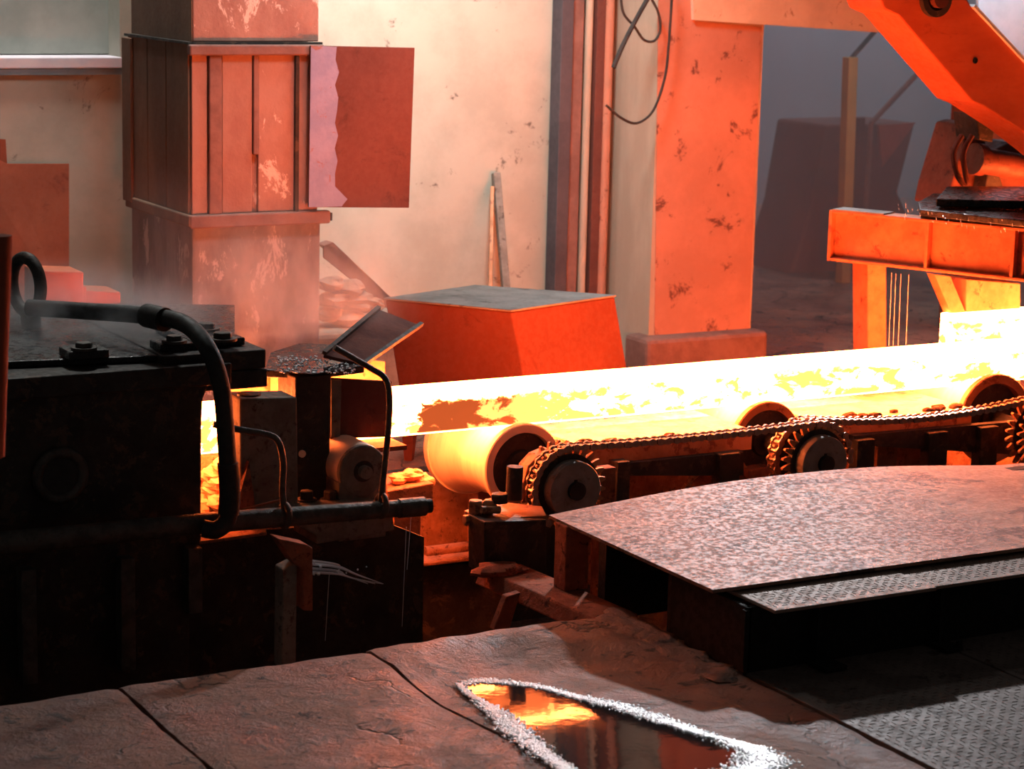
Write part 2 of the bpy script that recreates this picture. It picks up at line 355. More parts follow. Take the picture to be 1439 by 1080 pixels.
# left pillar core
tag(box(3.05, 3.575, 8.0, 8.68, 0, .86).build('pillar_left', 'clad_low', bevel=.01), 'pale steam lit lower pillar rising behind the roll stand', 'pillar', kind='structure')

# ================================================================== cabinet round the left pillar
cb = thing('wall_cabinet', (3.3, 8.3, .86), 'boarded rust brown cabinet around the left pillar, door swung open', 'cabinet')
ZB, ZT = .875, 1.5
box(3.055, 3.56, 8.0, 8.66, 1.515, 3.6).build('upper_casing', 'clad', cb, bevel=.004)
box(3.05, 3.052, 8.0, 8.66, 1.515, 3.6).build('upper_side', 'clad_shade', cb)
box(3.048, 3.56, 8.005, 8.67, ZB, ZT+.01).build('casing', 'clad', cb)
for y0, y1 in ((8.005, 8.235), (8.24, 8.44), (8.445, 8.665)): box(3.036, 3.048, y0, y1, ZB, ZT+.01).build('side_panel', 'clad_shade', cb, bevel=.003)
box(3.022, 3.036, 8.60, 8.70, ZB-.02, ZT).build('side_batten', 'clad_shade', cb, bevel=.003)
for x0, x1 in ((3.045, 3.105), (3.165, 3.285), (3.31, 3.46), (3.47, 3.555)): box(x0, x1, 7.988, 8.005, ZB, ZT-.03).build('front_panel', 'clad', cb, bevel=.003)
box(3.11, 3.16, 7.976, 8.0, ZB, ZT-.035).build('stile', 'frame', cb, bevel=.004); box(3.288, 3.308, 7.98, 8.0, ZB+.22, ZT-.035).build('stile', 'frame', cb, bevel=.003)
box(3.455, 3.472, 7.974, 8.0, ZB, ZT-.035).build('stile', 'dark_steel', cb, bevel=.003)
box(3.03, 3.57, 7.965, 8.0, ZT-.035, ZT+.005).build('top_rail', 'frame', cb, bevel=.006)
box(3.03, 3.60, 7.965, 8.0, ZB-.05, ZB).build('bottom_rail', 'frame', cb, bevel=.006)
box(3.025, 3.048, 7.97, 8.68, ZB-.045, ZB).build('bottom_rail', 'clad_shade', cb, bevel=.006)
box(3.045, 3.57, 7.985, 8.0, ZT+.005, ZT+.014).build('top_lip', 'dark_steel', cb); box(3.03, 3.05, 7.985, 8.69, ZT+.005, ZT+.014).build('top_lip', 'dark_steel', cb)
box(3.515, 3.56, 7.972, 7.988, ZB+.06, ZB+.12).build('latch', 'frame', cb); box(3.59, 3.61, 7.97, 8.0, ZB-.04, ZB-.01).build('hinge', 'dark_steel', cb)
dr = MB().prism([at(437, 64, y=7.95), at(583, 67, y=7.95), at(575, 292, y=7.95), at(434, 291, y=7.95)], (0, .014, 0)).build('door', 'door_brown', cb, bevel=.002)
pts = [(437, 64)]
for k in range(13):
    yy = 66+k*17.8; pts.append((474+rnd.uniform(-4, 6)+(14 if k == 12 else 0), yy))
pts += [(480, 290), (434, 291)]
MB().prism([at(a, c, y=7.949) for a, c in pts], (0, .001, 0)).build('bare_strip', 'lilac', dr)

# ================================================================== pipes, cables and leaning things on the back wall
def vpipe(name, x, r, mat, label, y=8.93):
    tag(MB().cyl((x, y, 0), (x, y, 4.1), r, 14).build(name, mat, smooth=True), label, 'pipe')
c0 = at(783, 200, y=8.9).x
tag(box(at(783, 100, y=8.93).x, at(800, 100, y=8.93).x, 8.9, 8.99, 0, 4.1).build('steel_channel', 'channel', bevel=.004), 'dark blue black steel channel running up the cream wall', 'channel')
tag(box(at(800, 100, y=8.93).x+.005, at(819, 100, y=8.93).x, 8.93, 8.99, 0, 4.1).build('wooden_batten', 'frame', bevel=.004), 'brown batten between black channel and cream pipe', 'batten')
vpipe('riser_pipe', at(826, 100, y=8.93).x, .018, 'pillar_cream', 'thin cream yellow riser pipe between two dark strips')
tag(box(at(834, 100, y=8.93).x, at(846, 100, y=8.93).x, 8.91, 8.99, 0, 4.1).build('cable_tray', 'door_brown', bevel=.004), 'narrow dark brown tray right of the cream riser pipe', 'tray')
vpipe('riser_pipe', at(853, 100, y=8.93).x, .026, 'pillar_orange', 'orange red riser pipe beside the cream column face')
def wire(px, y, r, lab, cat='cable'):
    tag(MB().tube([at(a, c, y=y) for a, c in px], r, 8).build('cable', 'rubber', smooth=True), lab, cat)
wire([(872, -10), (876, 18), (892, 38), (905, 56), (920, 57), (928, 40), (924, 15), (910, -10)], 8.55, .006, 'small dark cable loop near the top of the orange pillar')
wire([(945, -20), (940, 60), (934, 110), (918, 155), (895, 173), (872, 165), (852, 148)], 8.54, .006, 'long dark cable sagging across the edge of the orange pillar')
wire([(862, 95), (876, 62), (895, 25), (912, -5)], 8.53, .011, 'thick dark cable end hanging over the small loop')
def leaning(px, y, r, mat, lab):
    (a, c), (d, e) = px
    tag(MB().bar(at(a, c, y=y+.06), at(d, e, y=y-.12), r, r).build('iron_bar', mat, bevel=.003), lab, 'bar')
leaning(((697, 243), (712, 420)), 8.92, .034, 'grey_steel', 'grey square bar leaning upright against the cream wall')
leaning(((692, 262), (689, 420)), 8.9, .018, 'rust_smooth', 'thin rusty rod leaning left of the grey bar')
tag(MB().prism([at(-60, 190, y=8.97), at(8, 196, y=8.97), at(10, 230, y=8.97), at(97, 230, y=8.97), at(97, 440, y=8.9), at(-60, 440, y=8.9)], (0, .012, 0)).build('red_patch_sheet', 'dull_red'), 'stepped rust red patch on the wall at far left', 'sheet')  # made-up thin sheet standing in for a stepped red patch on the wall
# rubble and an angle iron left of the red box
a = thing('angle_iron', at(500, 400, y=8.35), 'brown angle iron leaning down to the red box', 'bar')
MB().prism([at(455, 345, y=8.4), at(468, 340, y=8.4), at(550, 418, y=8.4), at(548, 436, y=8.4), at(455, 362, y=8.4)], (0, .012, 0)).build('web', 'frame', a, bevel=.002)
MB().prism([at(455, 345, y=8.4), at(468, 340, y=8.4), at(550, 418, y=8.4), at(540, 420, y=8.4)], (0, .07, 0)).build('flange', 'frame', a, bevel=.002)
tag(box(3.6, 4.25, 8.15, 8.9, 0, .36).build('plinth', 'stone', bevel=.02), 'low grey plinth carrying rubble beside the pillar', 'plinth')
for i, (px, py, r) in enumerate(((466, 398, .05), (490, 404, .055), (470, 420, .06), (500, 424, .07), (520, 428, .05), (462, 442, .05), (488, 446, .06))):
    p = at(px, py, y=8.3)
    tag(MB().lump(p, r, i, 8, (1.3, 1, .6)).build('stone', 'stone'), ('topmost rubble stone against the pillar', 'upper right rubble stone under the angle iron', 'long rubble stone below the topmost one', 'largest rubble stone in the middle of the pile', 'right end rubble stone behind the flap', 'lowest left rubble stone against the pillar', 'lowest rubble stone just above the flap')[i], 'stone', 'rubble stones by the pillar')

# red oxide box behind the hot bar
rb = thing('steel_cover', (4.05, 7.3, 0), 'red oxide box with grey dusty lid behind the hot bar', 'box')
T = [at(541, 421, z=.60), at(718, 438, z=.60), at(864, 417, z=.60), at(668, 403, z=.60)]
B = [Vector((3.66, 7.43, .17)), Vector((3.99, 7.02, .17)), Vector((4.53, 7.21, .17)), Vector((4.16, 7.62, .17))]
MB().add(B+T, [(3, 2, 1, 0), (4, 5, 6, 7), (0, 1, 5, 4), (1, 2, 6, 5), (2, 3, 7, 6), (3, 0, 4, 7)]).build('body', 'box_red', rb, bevel=.006)
MB().prism([p+(p-Vector((4.0, 7.37, .6)))*.015 for p in T], (0, 0, .008)).build('lid', 'box_top', rb, bevel=.003)
for p in B: q = p*.94+Vector((4.07, 7.33, .17))*.06; MB().cyl((q.x, q.y, .18), (q.x, q.y, 0), .04, 4, .02).build('leg', 'box_red', rb)

# ================================================================== far things seen through the opening
h = thing('hopper', (8.6, 11.2, 0), 'dim red brown hopper standing in the dark hall', 'hopper')
MB().polyY([(1160, 175), (1287, 172), (1262, 270), (1330, 420), (1100, 420), (1140, 290)], 11.0, 11.5).build('body', 'door_brown', h, bevel=.02)
MB().polyY([(1235, 176), (1287, 172), (1240, 235)], 10.98, 11.0).build('side_plate', 'dull_red', h)
p = thing('guard_post', (8.1, 10.6, 0), 'ochre yellow post in the dark opening', 'post')
MB().bar(at(1195, 80, y=10.6), (at(1190, 290, y=10.6).x, 10.6, 0), .065, .065, (0, 1, 0)).build('post', 'yellow_post', p, bevel=.004)
MB().cyl(at(1196, 82, y=10.6), at(1233, 40, y=10.6), .014, 8).build('rail', 'dark_steel', p)
tag(MB().tube([(at(1225, 172, y=10.85).x-.02, 10.85, 0), at(1225, 172, y=10.85), at(1330, 60, y=10.85)], .017, 8, False).build('handrail', 'frame'), 'thin slanting handrail right of the ochre post', 'rail')
tag(box(8.35, 8.4, 10.9, 10.95, 0, .93).build('guard_upright', 'door_brown'), 'dim brown upright low in the dark opening', 'post')
w2 = thing('window_2', (9.4, 9.6, .9), 'pale blue grey light sheeting behind the orange arm', 'window', kind='structure')
MB().polyY([(1375, -160), (2000, -160), (2000, 190), (1375, 130)], 9.4, 9.42).build('pane', 'lead_blue', w2)
area('pane_fill', at(1440, -200, y=8.9), at(1430, 40, y=9.4), .4, 16, (.66, .86, 1.0))  # added area light, brightens the pane from the room side

# ================================================================== orange arm, hydraulic unit, gantry (right)
ar = thing('tipping_arm', at(1380, 120, y=7.0), 'large orange box arm slanting down at top right', 'arm')
YA = 6.95
MB().polyY([(1228, -20), (1243, 14), (1262, 22), (1366, 143), (1383, 150), (1439, 186), (1520, 250), (1520, 175), (1439, 82), (1366, 10), (1350, -20)], YA, YA+.22).build('beam', 'orange_paint_and_glow', ar, bevel=.008)
MB().bar(at(1366, 10, y=YA)+Vector((0, .11, .006)), at(1520, 175, y=YA)+Vector((0, .11, .006)), .25, .012).build('top_flange', 'lead_blue', ar)
MB().lathe([(.070, 0), (.070, .03), (.045, .03), (.045, .012), (.0, .012)], at(1312, -2, y=YA)+Vector((0, .005, 0)), (0, -1, 0), 28).build('pivot', 'dark_steel', ar, smooth=True)
MB().lathe([(.035, 0), (.035, .05), (0, .05)], at(1312, -2, y=YA), (0, -1, 0), 20).build('pin', 'hydraulic', ar, smooth=True)
MB().lathe([(.012, -.002), (.012, .004), (.0, .004)], at(1370, 85, y=YA), (0, -1, 0), 12).build('hole_plug', 'black_wet', ar)
hy = thing('hydraulic_unit', at(1400, 300, y=7.3), 'red brown hydraulic cylinder unit on top of the gantry', 'machine')
YH = 7.35
MB().cyl(at(1378, 225, y=YH), at(1520, 250, y=YH), .055, 20).build('cylinder', 'hydraulic', hy, smooth=True)
MB().cyl(at(1368, 223, y=YH), at(1380, 225, y=YH), .066, 20).build('cylinder_cap', 'hydraulic', hy, smooth=True)
for k in (0, 1): MB().tube([at(1352+k*14, 190, y=YH-.06), at(1340+k*14, 215, y=YH-.06), at(1345+k*12, 245, y=YH-.06), at(1356+k*6, 262, y=YH-.06)], .012, 8).build('hose', 'hydraulic', hy, smooth=True)
MB().polyY([(1372, 160), (1400, 165), (1395, 200), (1376, 196)], YH-.05, YH+.1).build('clevis', 'dark_steel', hy, bevel=.005)
MB().polyY([(1362, 176), (1378, 172), (1390, 215), (1420, 200), (1520, 205), (1520, 300), (1330, 290), (1336, 262)], YH+.08, YH+.3).build('frame', 'hydraulic', hy, bevel=.01)
MB().polyY([(1388, 245), (1404, 245), (1420, 290), (1380, 290)], YH, YH+.08).build('bracket', 'dark_steel', hy, bevel=.005)
bp = thing('drip_plate', at(1400, 300, y=6.9), 'black wet plate lying on the gantry beam, dripping water', 'plate')
MB().polyZ([(1290, 292), (1310, 280), (1520, 285), (1520, 328), (1292, 303)], .91, .935).build('plate', 'black_wet', bp, bevel=.004)
MB().polyZ([(1330, 272), (1500, 272), (1500, 295), (1315, 290)], .945, .975).build('upper_plate', 'black_wet', bp, bevel=.004)

gt = thing('gantry', (5.6, 7.0, 0), 'scorched orange I beam gantry on posts above the hot bar', 'gantry')
A0, A1 = Vector((5.41, 7.20, 0)), Vector((5.83, 6.36, 0))
gd = (A1-A0).normalized(); gn = Vector((gd.y, -gd.x, 0)); gn = -gn if gn.x > 0 else gn   # towards viewer-left
if gn.dot(-FW) < 0: gn = -gn
def gbox(t0, t1, n0, n1, z0, z1):
    p = [A0+gd*t0+gn*n0, A0+gd*t1+gn*n0, A0+gd*t1+gn*n1, A0+gd*t0+gn*n1]
    return MB().prism([Vector((q.x, q.y, z0)) for q in p], (0, 0, z1-z0))
gbox(0, 1.1, -.10, 0.0, .888, .90).build('top_flange', 'gantry', gt, bevel=.003)
gbox(0, 1.1, -.10, 0.0, .70, .712).build('bottom_flange', 'gantry', gt, bevel=.003)
gbox(0, 1.1, -.05, -.038, .712, .888).build('web', 'gantry', gt)
gbox(.40, .412, -.06, -.002, .712, .888).build('stiffener', 'gantry', gt); gbox(.75, .762, -.06, -.002, .712, .888).build('stiffener', 'gantry', gt)
gbox(-.012, 0, -.10, 0.0, .70, .90).build('end_plate', 'gantry', gt)
gbox(.0, .22, -.10, 0.0, .90, .905).build('dusty_cap', 'box_top', gt)
MB().polyY([(1219, 364), (1246, 366), (1246, 560), (1220, 560)], 7.1, 7.20).build('post', 'gantry', gt, bevel=.006)
MB().polyY([(1313, 385), (1336, 388), (1362, 450), (1362, 500)], 6.95, 7.0).build('brace', 'gantry', gt, bevel=.003)
MB().polyY([(1358, 392), (1434, 398), (1434, 600), (1358, 600)], 6.95, 7.05).build('post', 'gantry', gt, bevel=.004)
for k, x in enumerate((1253, 1259, 1266, 1277)):
    p = at(x, 383+k, y=6.95); q = at(x-4, 486, y=6.95)
    tag(MB().cyl(p, q, .0009, 6).build('water_trickle', 'drops'), ('leftmost', 'second from left', 'third from left', 'rightmost')[k]+' thin water trickle falling from the gantry flange', 'water', 'trickles under the gantry')
b = MB()
for k in range(46):
    t = rnd.random(); p = at(1262+170*t, 299+22*t+rnd.uniform(-16, 6), z=.93); b.cyl(p, p+Vector((.003, 0, -.011*rnd.uniform(.4, 1.3))), .0013, 5)
tag(b.build('water_splash', 'drops'), 'fine white splash drops over the gantry top', 'water', kind='stuff')

# ================================================================== the white-hot bars
bt = thing('hot_billet', (1.6, 6.6, .31), 'long white hot square billet on the rollers', 'billet')
box(1.6, 7.6, 6.53, 6.67, .31, .45).build('billet', 'hot', bt, bevel=.006)
tag(box(5.80, 7.2, 6.84, 6.98, .375, .505).build('hot_billet', 'hot2', bevel=.006), 'short white hot billet end behind the long one, at right edge', 'billet')

# ================================================================== rollers, sprockets, chains
RX = (3.645, 4.635, 5.68); RZ = .18
fr = (.146, .146, .172)
labs = ('nearest flanged roller, glowing yellow under the billet end', 'middle flanged roller half hidden behind the chain', 'rightmost flanged roller with wide dark end under the billet')
for i, X in enumerate(RX):
    r = thing('roller', (X, 6.7, RZ-.15), labs[i], 'roller', 'conveyor rollers')
    o = (X, 6.48, RZ); F_ = fr[i]
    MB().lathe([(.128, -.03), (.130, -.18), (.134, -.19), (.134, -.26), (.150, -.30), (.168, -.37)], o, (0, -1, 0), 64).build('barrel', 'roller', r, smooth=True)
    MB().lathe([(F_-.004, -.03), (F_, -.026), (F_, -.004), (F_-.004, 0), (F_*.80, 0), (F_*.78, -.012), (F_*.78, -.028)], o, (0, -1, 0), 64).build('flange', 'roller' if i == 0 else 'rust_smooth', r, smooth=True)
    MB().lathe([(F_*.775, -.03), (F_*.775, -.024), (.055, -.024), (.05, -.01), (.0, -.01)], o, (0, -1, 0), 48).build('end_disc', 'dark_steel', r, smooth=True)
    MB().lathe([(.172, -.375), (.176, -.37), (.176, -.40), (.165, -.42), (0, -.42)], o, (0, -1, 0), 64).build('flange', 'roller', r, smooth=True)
    MB().cyl((X, 6.47, RZ), (X, 6.12, RZ-.005), .030, 20).build('shaft', 'dark_steel', r, smooth=True)
PR = .133; NT = 26
def sprocket(X, Y, lab):
    s = thing('sprocket', (X, Y, RZ-.14), lab, 'sprocket', 'chain sprockets'); c = Vector((X, Y, RZ-.005))
    MB().lathe([(.112, -.012), (.112, .012), (0, .012)], c, (0, -1, 0), 52).build('wheel', 'dark_steel', s, smooth=True)
    MB().lathe([(.112, -.075), (.112, -.055), (0, -.055)], c, (0, -1, 0), 52).build('wheel', 'dark_steel', s, smooth=True)
    base = None
    for row, yo in ((0, 0.0), (1, .065)):
        for k in range(NT):
            a = 2*PI*k/NT
            if base is None:
                tb = MB(); w = .0115; pts = [Vector((-w, 0, .106)), Vector((w, 0, .106)), Vector((w*.75, 0, .128)), Vector((w*.3, 0, .143)), Vector((-w*.3, 0, .143)), Vector((-w*.75, 0, .128))]
                tb.prism([p+Vector((0, -.006, 0))+ORG[s] for p in pts], (0, .012, 0)); base = tb.build('tooth', 'rust_smooth', s); t = base
            else: t = base.copy(); COL.objects.link(t); t.parent = s
            t.rotation_euler = (0, a, 0); t.location = (c.x-ORG[s].x, yo, c.z-ORG[s].z)
    MB().lathe([(.094, .012), (.095, .016), (.095, .050), (.092, .054), (.028, .054), (.028, .040), (0, .040)], c, (0, -1, 0), 52).build('hub', 'face_grey', s, smooth=True)
    b = box(X-.006, X+.006, Y-.055, Y-.05, c.z+.02, c.z+.036); b.build('keyway', 'black_wet', s)
    MB().lathe([(.0265, .0405), (.0265, .044), (0, .044)], c, (0, -1, 0), 24).build('shaft_end', 'rust_smooth', s, smooth=True)
    return s
sprocket(RX[0], 6.19, 'nearest grey faced chain sprocket beside the plate corner')
sprocket(RX[1], 6.19, 'middle chain sprocket in front of the second roller')
sprocket(RX[2], 6.19, 'rightmost chain sprocket cut off by the frame edge')
def chain(lab, X0, X1, Y, sag):
    zc = RZ-.005; pts = []
    for k in range(50): a = math.radians(235-145*k/49); pts.append(Vector((X0+PR*math.cos(a), Y, zc+PR*math.sin(a))))
    n = 60
    for k in range(1, n+1): t = k/n; pts.append(Vector((X0+(X1-X0)*t, Y, zc+PR-4*sag*t*(1-t))))
    for k in range(1, 40): a = math.radians(90-100*k/39); pts.append(Vector((X1+PR*math.cos(a), Y, zc+PR*math.sin(a))))
    L = [0]
    for a, c in zip(pts, pts[1:]): L.append(L[-1]+(c-a).length)
    def pos(d):
        for k in range(len(L)-1):
            if L[k+1] >= d: return pts[k].lerp(pts[k+1], (d-L[k])/(L[k+1]-L[k]))
        return pts[-1]
    ch = thing('drive_chain', (X0, Y, zc-PR), lab, 'chain', 'drive chains'); p = 2*PI*PR/NT
    def plate(w, z):
        b = MB()
        for s in (-1, 1):
            q = []
            for k in range(7): a = PI/2+PI*k/6; q.append(Vector((-p/2+.0125*math.cos(a), s*w, .0125*math.sin(a))))
            q += [Vector((0, s*w, -.007))]
            for k in range(7): a = -PI/2+PI*k/6; q.append(Vector((p/2+.0125*math.cos(a), s*w, .0125*math.sin(a))))
            q += [Vector((0, s*w, .007))]
            b.prism([v+ORG[ch] for v in q], (0, s*.0035, 0))
        for e in (-1, 1): b.cyl(ORG[ch]+Vector((e*p/2, -w-z, 0)), ORG[ch]+Vector((e*p/2, w+z, 0)), .006 if z else .0075, 8)
        return b.build('chain_link', 'chain', ch)
    prot = [plate(.016, 0), plate(.0215, .005)]; N = int(L[-1]/p)
    for k in range(N):
        a, c = pos(k*p), pos((k+1)*p); m = (a+c)/2
        o = prot[k] if k < 2 else prot[k % 2].copy()
        if k >= 2: COL.objects.link(o); o.parent = ch
        o.location = m-ORG[ch]; d = c-a; o.rotation_euler = (0, math.atan2(-d.z, d.x), 0)
chain('near drive chain from the first sprocket to the middle one', RX[0], RX[1], 6.19, .008)
chain('sagging far drive chain from the middle sprocket to the right', RX[1], RX[2], 6.255, .036)

# pedestals under the roller bearings, brackets, posts, beams
pd = thing('bearing_pedestal', (3.5, 6.95, PIT), 'rust lit pedestal under the nearest roller', 'pedestal')
MB().polyY([(594, 672), (690, 672), (690, 775), (594, 778)], 6.98, 7.1).build('post', 'rust', pd, bevel=.004)
MB().tube([at(597, 776, y=6.9), at(640, 771, y=6.9), at(695, 764, y=6.9)], .022, 10).build('weld_bead', 'rust', pd, smooth=True)
zb = at(640, 786, y=6.8).z; box(at(580, 786, y=6.8).x, at(700, 786, y=6.8).x, 6.8, 7.0, zb-.012, zb).build('base_plate', 'rust', pd, bevel=.003)
MB().polyY([(590, 796), (690, 790), (712, 870), (706, 960), (565, 960)], 6.86, 6.98).build('column', 'dark_steel', pd)
gb = thing('bearing_housing', (3.4, 6.1, 0), 'bearing bracket with nuts in front of the nearest roller', 'bearing')
MB().polyZ([(652, 722), (682, 735), (768, 729), (762, 716), (690, 708)], .128, .140).build('base_plate', 'rust_smooth', gb, bevel=.003)
MB().polyY([(681, 733), (768, 730), (768, 812), (681, 808)], 5.99, 6.10).build('box', 'dark_steel', gb, bevel=.004)
YB = 6.22
arc = [(700, 718), (722, 712), (738, 700), (746, 680), (752, 662), (766, 648), (782, 640)]
arc2 = [(776, 632), (756, 640), (742, 655), (736, 676), (728, 692), (714, 702), (696, 706)]
MB().polyY(arc+arc2, YB, YB+.06).build('strap', 'rust_smooth', gb, bevel=.003)
c = at(722, 688, y=6.12); MB().cyl(c+Vector((0, 0, -.03)), at(724, 655, y=6.12), .026, 18).build('grease_tube', 'dark_steel', gb, smooth=True)
for (px, py, yy, r, hh, ax, m) in ((702, 700, 6.08, .030, .030, (0, 0, 1), 'dark_steel'), (688, 704, 6.1, .026, .03, (-.6, -.8, 0), 'rust_smooth'), (668, 716, 6.1, .024, .045, (0, 0, 1), 'rust_smooth'), (678, 706, 6.14, .024, .024, (-.5, -.8, .1), 'rust_smooth'), (660, 724, 6.1, .018, .02, (-1, 0, 0), 'rust_smooth')):
    hexnut(at(px, py+6, y=yy), r, hh, ax).build('nut', m, gb, bevel=.002)
MB().cyl(at(676, 716, y=6.06), at(702, 716, y=6.06), .012, 10).build('bolt', 'rust_smooth', gb, smooth=True)

sb = thing('side_frame', (4.6, 6.35, -.1), 'dark side frame with uprights behind the drive chain', 'frame')
MB().polyY([(868, 652), (1045, 634), (1045, 668), (868, 668)], 6.33, 6.36).build('rail', 'dark_steel', sb)
MB().polyY([(1200, 612), (1450, 590), (1450, 640), (1200, 625)], 6.33, 6.36).build('rail', 'dark_steel', sb)
for x0, x1, m, y in ((845, 866, 'rust', 6.24), (868, 886, 'dark_steel', 6.3), (1012, 1040, 'dark_steel', 6.3), (1204, 1228, 'dark_steel', 6.3), (1232, 1260, 'rust', 6.42), (1270, 1302, 'rust', 6.42), (1304, 1330, 'dark_steel', 6.3), (1376, 1400, 'dark_steel', 6.3)):
    zt = .20 if x0 > 900 else .21
    xa = at(x0, 660, y=y).x; xb = at(x1, 660, y=y).x; box(xa, xb, y, y+.05, -.35, zt).build('upright', m, sb, bevel=.003)
box(3.70, 6.4, 6.9, 7.0, -.4, .10).build('back_rail', 'rust', sb)
MB().polyY([(1052, 660), (1083, 655), (1083, 700), (1052, 700)], 6.45, 6.6).build('block', 'rust', sb, bevel=.005)
q = thing('spout', at(975, 660, y=6.4), 'short angled spout with glowing mouth under the frame rail', 'spout')
MB().tube([at(960, 690, y=6.42), at(972, 672, y=6.40), at(986, 659, y=6.40)], .012, 10).build('pipe', 'rust_smooth', q, smooth=True)
MB().lathe([(.016, -.012), (.02, 0), (.02, .012), (.0, .012)], at(989, 658, y=6.40), (.6, -.3, .5), 16).build('mouth', 'roller', q, smooth=True)
tag(box(3.95, 4.42, 6.62, 6.66, -.3, .16).build('backing_sheet', 'rust', bevel=.004), 'rusty sheet glimpsed in the gap below the first frame rail', 'sheet')
for k, (x0, x1, lab) in enumerate(((3.80, 4.49, 'bright apron plate between the first and second rollers'), (4.79, 5.47, 'bright apron plate between the second and third rollers'))):
    a = thing('apron_plate', (x0, 6.37, .25), lab, 'plate', 'apron plates')
    box(x0, x1, 6.37, 6.95, .245, .26).build('plate', 'apron', a, bevel=.003)
    box(x0, x1, 6.37, 6.385, .19, .245).build('skirt', 'rust_smooth', a)
    b = MB()
    for j in range(3 if k == 0 else 14):
        b.lump((x0+rnd.uniform(.02, x1-x0-.02), 6.385+rnd.uniform(0, .05), .264), rnd.uniform(.008, .022), j+k*20, 6, (1.6, 1, .5))
    t = b.build('scale_flakes', 'rust', a); t['kind'] = 'stuff'
tag(MB().prism([(3.21, 6.0, -.05), (3.23, 6.0, .0), (3.37, 6.0, .0), (3.37, 6.0, -.05)], (0.05, -.62, 0)).build('floor_joist', 'rust_red_glow', bevel=.006), 'red lit rusty joist running from the bearing to the floor edge', 'beam')
tag(MB().prism([at(712, 838, y=5.75), at(732, 832, y=5.75), at(716, 885, y=5.75), at(694, 885, y=5.75)], (0, .03, 0)).build('strut', 'rust_red_glow', bevel=.003), 'short slanting strut under the red lit joist', 'strut')
tag(MB().lump(at(700, 800, z=.01), .08, 3, 10, (1.1, .7, .25)).build('rust_heap', 'rust_red_glow', smooth=True), 'flat heap of rusty scale on the joist end', 'heap')
tag(MB().prism([(3.335, 5.66, 0), (3.415, 5.66, 0), (3.415, 5.66, .20), (3.335, 5.66, .20)], (0, .07, 0)).build('plate_post', 'rust_red_glow', bevel=.004), 'red lit post holding up the left corner of the table plate', 'post')
tag(MB().polyY([(750, 670), (800, 670), (800, 850), (750, 850)], 6.30, 6.4).build('drive_guard', 'dark_steel'), 'black guard sheet behind the bearing box', 'guard')
for k, (px, py, r) in enumerate(((566, 672, .035), (580, 666, .03), (590, 676, .035), (572, 684, .03))):
    tag(MB().lump(at(px, py, y=6.62), r, k+30, 8, (1.3, 1, .7), .6).build('scale_lump', 'scale_lump'), ('left end', 'topmost', 'right end', 'lowest')[k]+' lump of orange lit mill scale beside the nearest roller', 'lump', 'scale lumps by the roller')
tag(MB().polyY([(545, 690), (610, 678), (610, 700), (592, 702), (588, 980), (556, 980), (553, 704), (545, 702)], 6.55, 6.75).build('ledge', 'rust', bevel=.004), 'rusty ledge carrying the scale lumps', 'ledge')

# ================================================================== table with bowed plate at right
tb = thing('plate_table', (4.4, 5.3, 0), 'dark steel box table covered with a bowed pitted plate', 'table')
def bowed():
    nx, ny = 40, 16; vs = []; fs = []
    for j in range(ny+1):
        for i in range(nx+1):
            u = i/nx; v = j/ny; x = 3.345+2.35*u; y = 4.895+.89*v
            z = .208 + .045*math.sin(PI*min(1, (x-3.345)/1.75))*v**1.5 + .003*noise.noise(Vector((x*2, y*2, 0))) - .012*max(0, (x-4.6))*v
            vs.append(Vector((x, y, z)))
    w = nx+1
    for j in range(ny):
        for i in range(nx): fs.append((j*w+i, j*w+i+1, (j+1)*w+i+1, (j+1)*w+i))
    n0 = len(vs); vs += [p-Vector((0, 0, .010)) for p in vs]; fs += [tuple(k+n0 for k in f[::-1]) for f in fs]
    ring = [i for i in range(w)] + [j*w+nx for j in range(1, ny+1)] + [ny*w+i for i in range(nx-1, -1, -1)] + [j*w for j in range(ny-1, 0, -1)]
    for k in range(len(ring)): l = (k+1) % len(ring); fs.append((ring[k], n0+ring[k], n0+ring[l], ring[l]))
    MB().add(vs, fs).build('top_plate', 'plate', tb, smooth=True)
bowed()
treadplate('tread_strip', tb, 3.42, 3.96, 4.71, 5.1, .192, .010, .032, 'strip'); treadplate('tread_strip', tb, 3.962, 5.6, 4.73, 5.1, .188, .010, .032, 'strip')
box(3.395, 5.6, 4.80, 4.815, -.02, .178).build('front_panel', 'black_paint', tb); box(3.395, 3.41, 4.80, 5.17, -.02, .178).build('side_panel', 'black_paint', tb, bevel=.002)
box(3.395, 3.42, 5.17, 5.19, 0, .19).build('upright', 'black_paint', tb); box(3.385, 3.40, 4.795, 4.81, 0, .172).build('upright', 'black_paint', tb)
for x in (3.60, 4.02, 4.8): box(x, x+.012, 4.76, 4.80, 0.01, .172).build('rib', 'black_paint', tb)
for x, s in ((3.59, .07), (4.0, .06)): box(x, x+s, 4.70, 4.80, 0, .012).build('foot', 'black_paint', tb, bevel=.002)
box(4.04, 4.055, 4.70, 4.71, .012, .03).build('foot_stud', 'black_paint', tb)
box(3.5, 5.69, 5.70, 5.74, -.2, .205).build('rear_panel', 'black_paint', tb)
box(3.385, 5.6, 5.0, 5.45, -.3, -.03).build('foundation', 'concrete', tb)
b = MB()
for k in range(34):
    t = k/33; b.lump((3.30+.07*rnd.random(), 5.40-.62*t, -.006), rnd.uniform(.03, .055), k+90, 6, (1, 1.3, .30), .5)
tag(b.build('dirt_ridge', 'concrete', smooth=True), 'low ridge of red brown dirt along the table side', 'dirt', kind='stuff')

